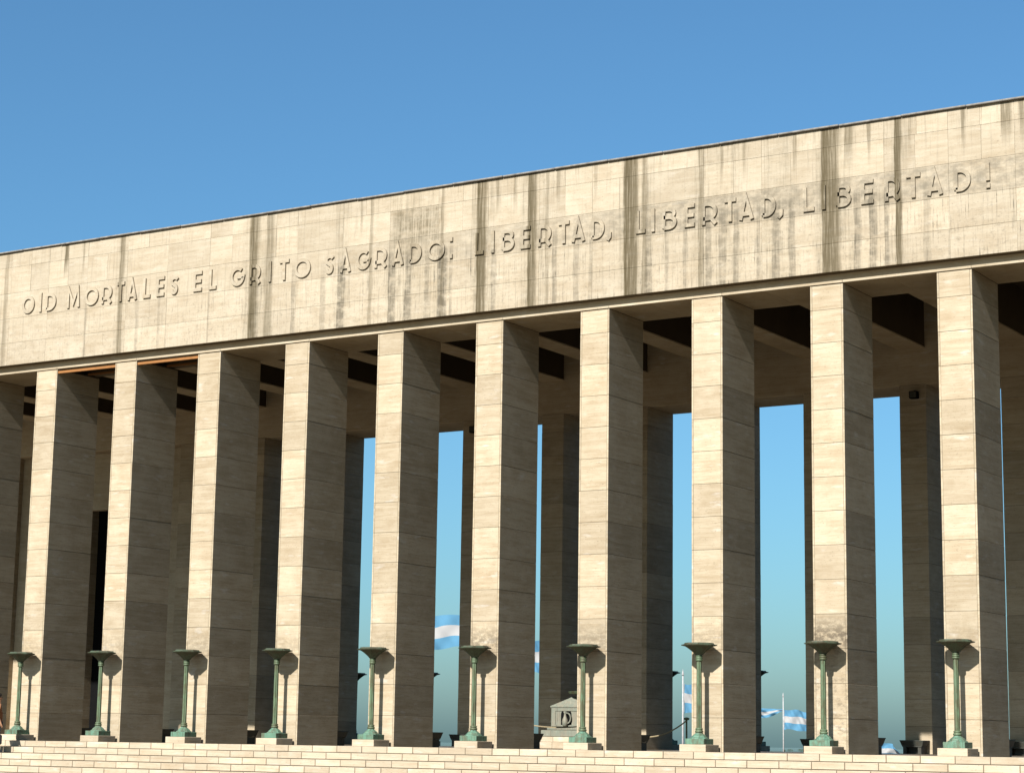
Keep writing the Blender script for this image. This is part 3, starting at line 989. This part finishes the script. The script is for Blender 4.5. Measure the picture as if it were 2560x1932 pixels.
for s_ in 'lr':
    B += [('chest', 'sh' + s_), ('sh' + s_, 'el' + s_), ('el' + s_, 'wr' + s_), ('wr' + s_, 'palm' + s_), ('pelvis', 'hip' + s_), ('hip' + s_, 'kn' + s_), ('kn' + s_, 'an' + s_), ('an' + s_, 'toe' + s_)]
    sg = 1 if s_ == 'l' else -1
    for f_, (ox, ln) in enumerate(((-.02, .055), (-.003, .065), (.014, .06), (.029, .045))):
        a_, b_ = 'f%s%d' % (s_, f_), 'g%s%d' % (s_, f_)
        J[a_] = ((.12 + ox, sg * (.245), .80), .0095); J[b_] = ((.125 + ox, sg * .225, .80 - ln), .008)
        B += [('palm' + s_, a_), (a_, b_)]
    J['t' + s_] = ((.14, sg * .21, .82), .010); J['u' + s_] = ((.15, sg * .20, .785), .009)
    B += [('palm' + s_, 't' + s_), ('t' + s_, 'u' + s_)]
skin_mesh('body', J, B, M_SKIN, pe)
T = {'waist': ((0, 0, 1.08), (.155, .125)), 'hem': ((0, 0, .93), (.165, .13)), 'chest': ((0, .01, 1.30), (.185, .135)), 'neckb': ((0, 0, 1.44), (.09, .085))}
TB = [('waist', 'hem'), ('waist', 'chest'), ('chest', 'neckb')]
for s_, sg in (('l', 1), ('r', -1)):
    T['sh' + s_] = ((0, sg * .185, 1.41), .078); T['sl' + s_] = ((-.014, sg * .222, 1.20), .066)
    TB += [('chest', 'sh' + s_), ('sh' + s_, 'sl' + s_)]
skin_mesh('shirt', T, TB, M_SHIRT, pe)
Q = {'pelvis': ((0, 0, .93), (.158, .118))}
QB = []
for s_, sg in (('l', 1), ('r', -1)):
    Q['hip' + s_] = ((0, sg * .095, .86), .108); Q['kn' + s_] = ((.015, sg * .10, .50), .077); Q['an' + s_] = ((-.01, sg * .105, .10), .062)
    QB += [('pelvis', 'hip' + s_), ('hip' + s_, 'kn' + s_), ('kn' + s_, 'an' + s_)]
skin_mesh('trousers', Q, QB, M_JEANS, pe)
for sg in (1, -1):
    link('shoe', chamfer_box(.27, .10, .085, .02, M_BAG), None, pe, (.06, sg * .115, .0425))
# hair cap, nose, ears, eyes
hm = bmesh.new()
bmesh.ops.create_icosphere(hm, subdivisions=3, radius=1.0)
for v in hm.verts:
    k = 1 + .07 * math.sin(v.co.x * 9 + v.co.y * 13) * math.sin(v.co.z * 11)
    v.co = Vector((v.co.x * .108 * k - .012, v.co.y * .092 * k, v.co.z * .105 * k + 1.705))
    if v.co.x > .045 and v.co.z < 1.72:
        v.co.x = .045
    if v.co.z < 1.60: v.co.z = 1.60
hme = bpy.data.meshes.new('hair'); hm.to_mesh(hme); hm.free()
link('hair', hme, M_HAIR, pe, smooth=True)
link('nose', MB().add([(.10, -.016, 1.625), (.10, .016, 1.625), (.128, 0, 1.63), (.10, 0, 1.675)], [(0, 2, 1), (0, 3, 2), (1, 2, 3), (0, 1, 3)]).mesh('nose'), M_SKIN, pe)
for sg in (1, -1):
    link('eye', MB().lathe(.094, sg * .03, [(1.657, .002), (1.662, .009), (1.667, .009), (1.672, .002)], 8).mesh('eye'), M_HAIR, pe)
    link('ear', MB().lathe(.01, sg * .078, [(1.61, .006), (1.63, .014), (1.66, .016), (1.675, .008)], 8).mesh('ear'), M_SKIN, pe)
link('mouth', chamfer_box(.008, .045, .010, .002, M_SHIRT), None, pe, (.098, 0, 1.592))
bg_ = empty('handbag', (1.27, -1.99, -0.13))
bg_.rotation_euler = (0, 0, RAD(136))
tag(bg_, 'black handbag carried by the person at the left picture edge', 'bag')
link('pouch', chamfer_box(.26, .12, .30, .03, M_BAG), None, bg_, (0, 0, .15))
hb_ = MB(); tube(hb_, [(-.09 + .018 * i, 0, .295 + .27 * math.sin(math.pi * i / 10)) for i in range(11)], .010)
link('strap', hb_.mesh('bag_strap'), M_BAG, bg_)
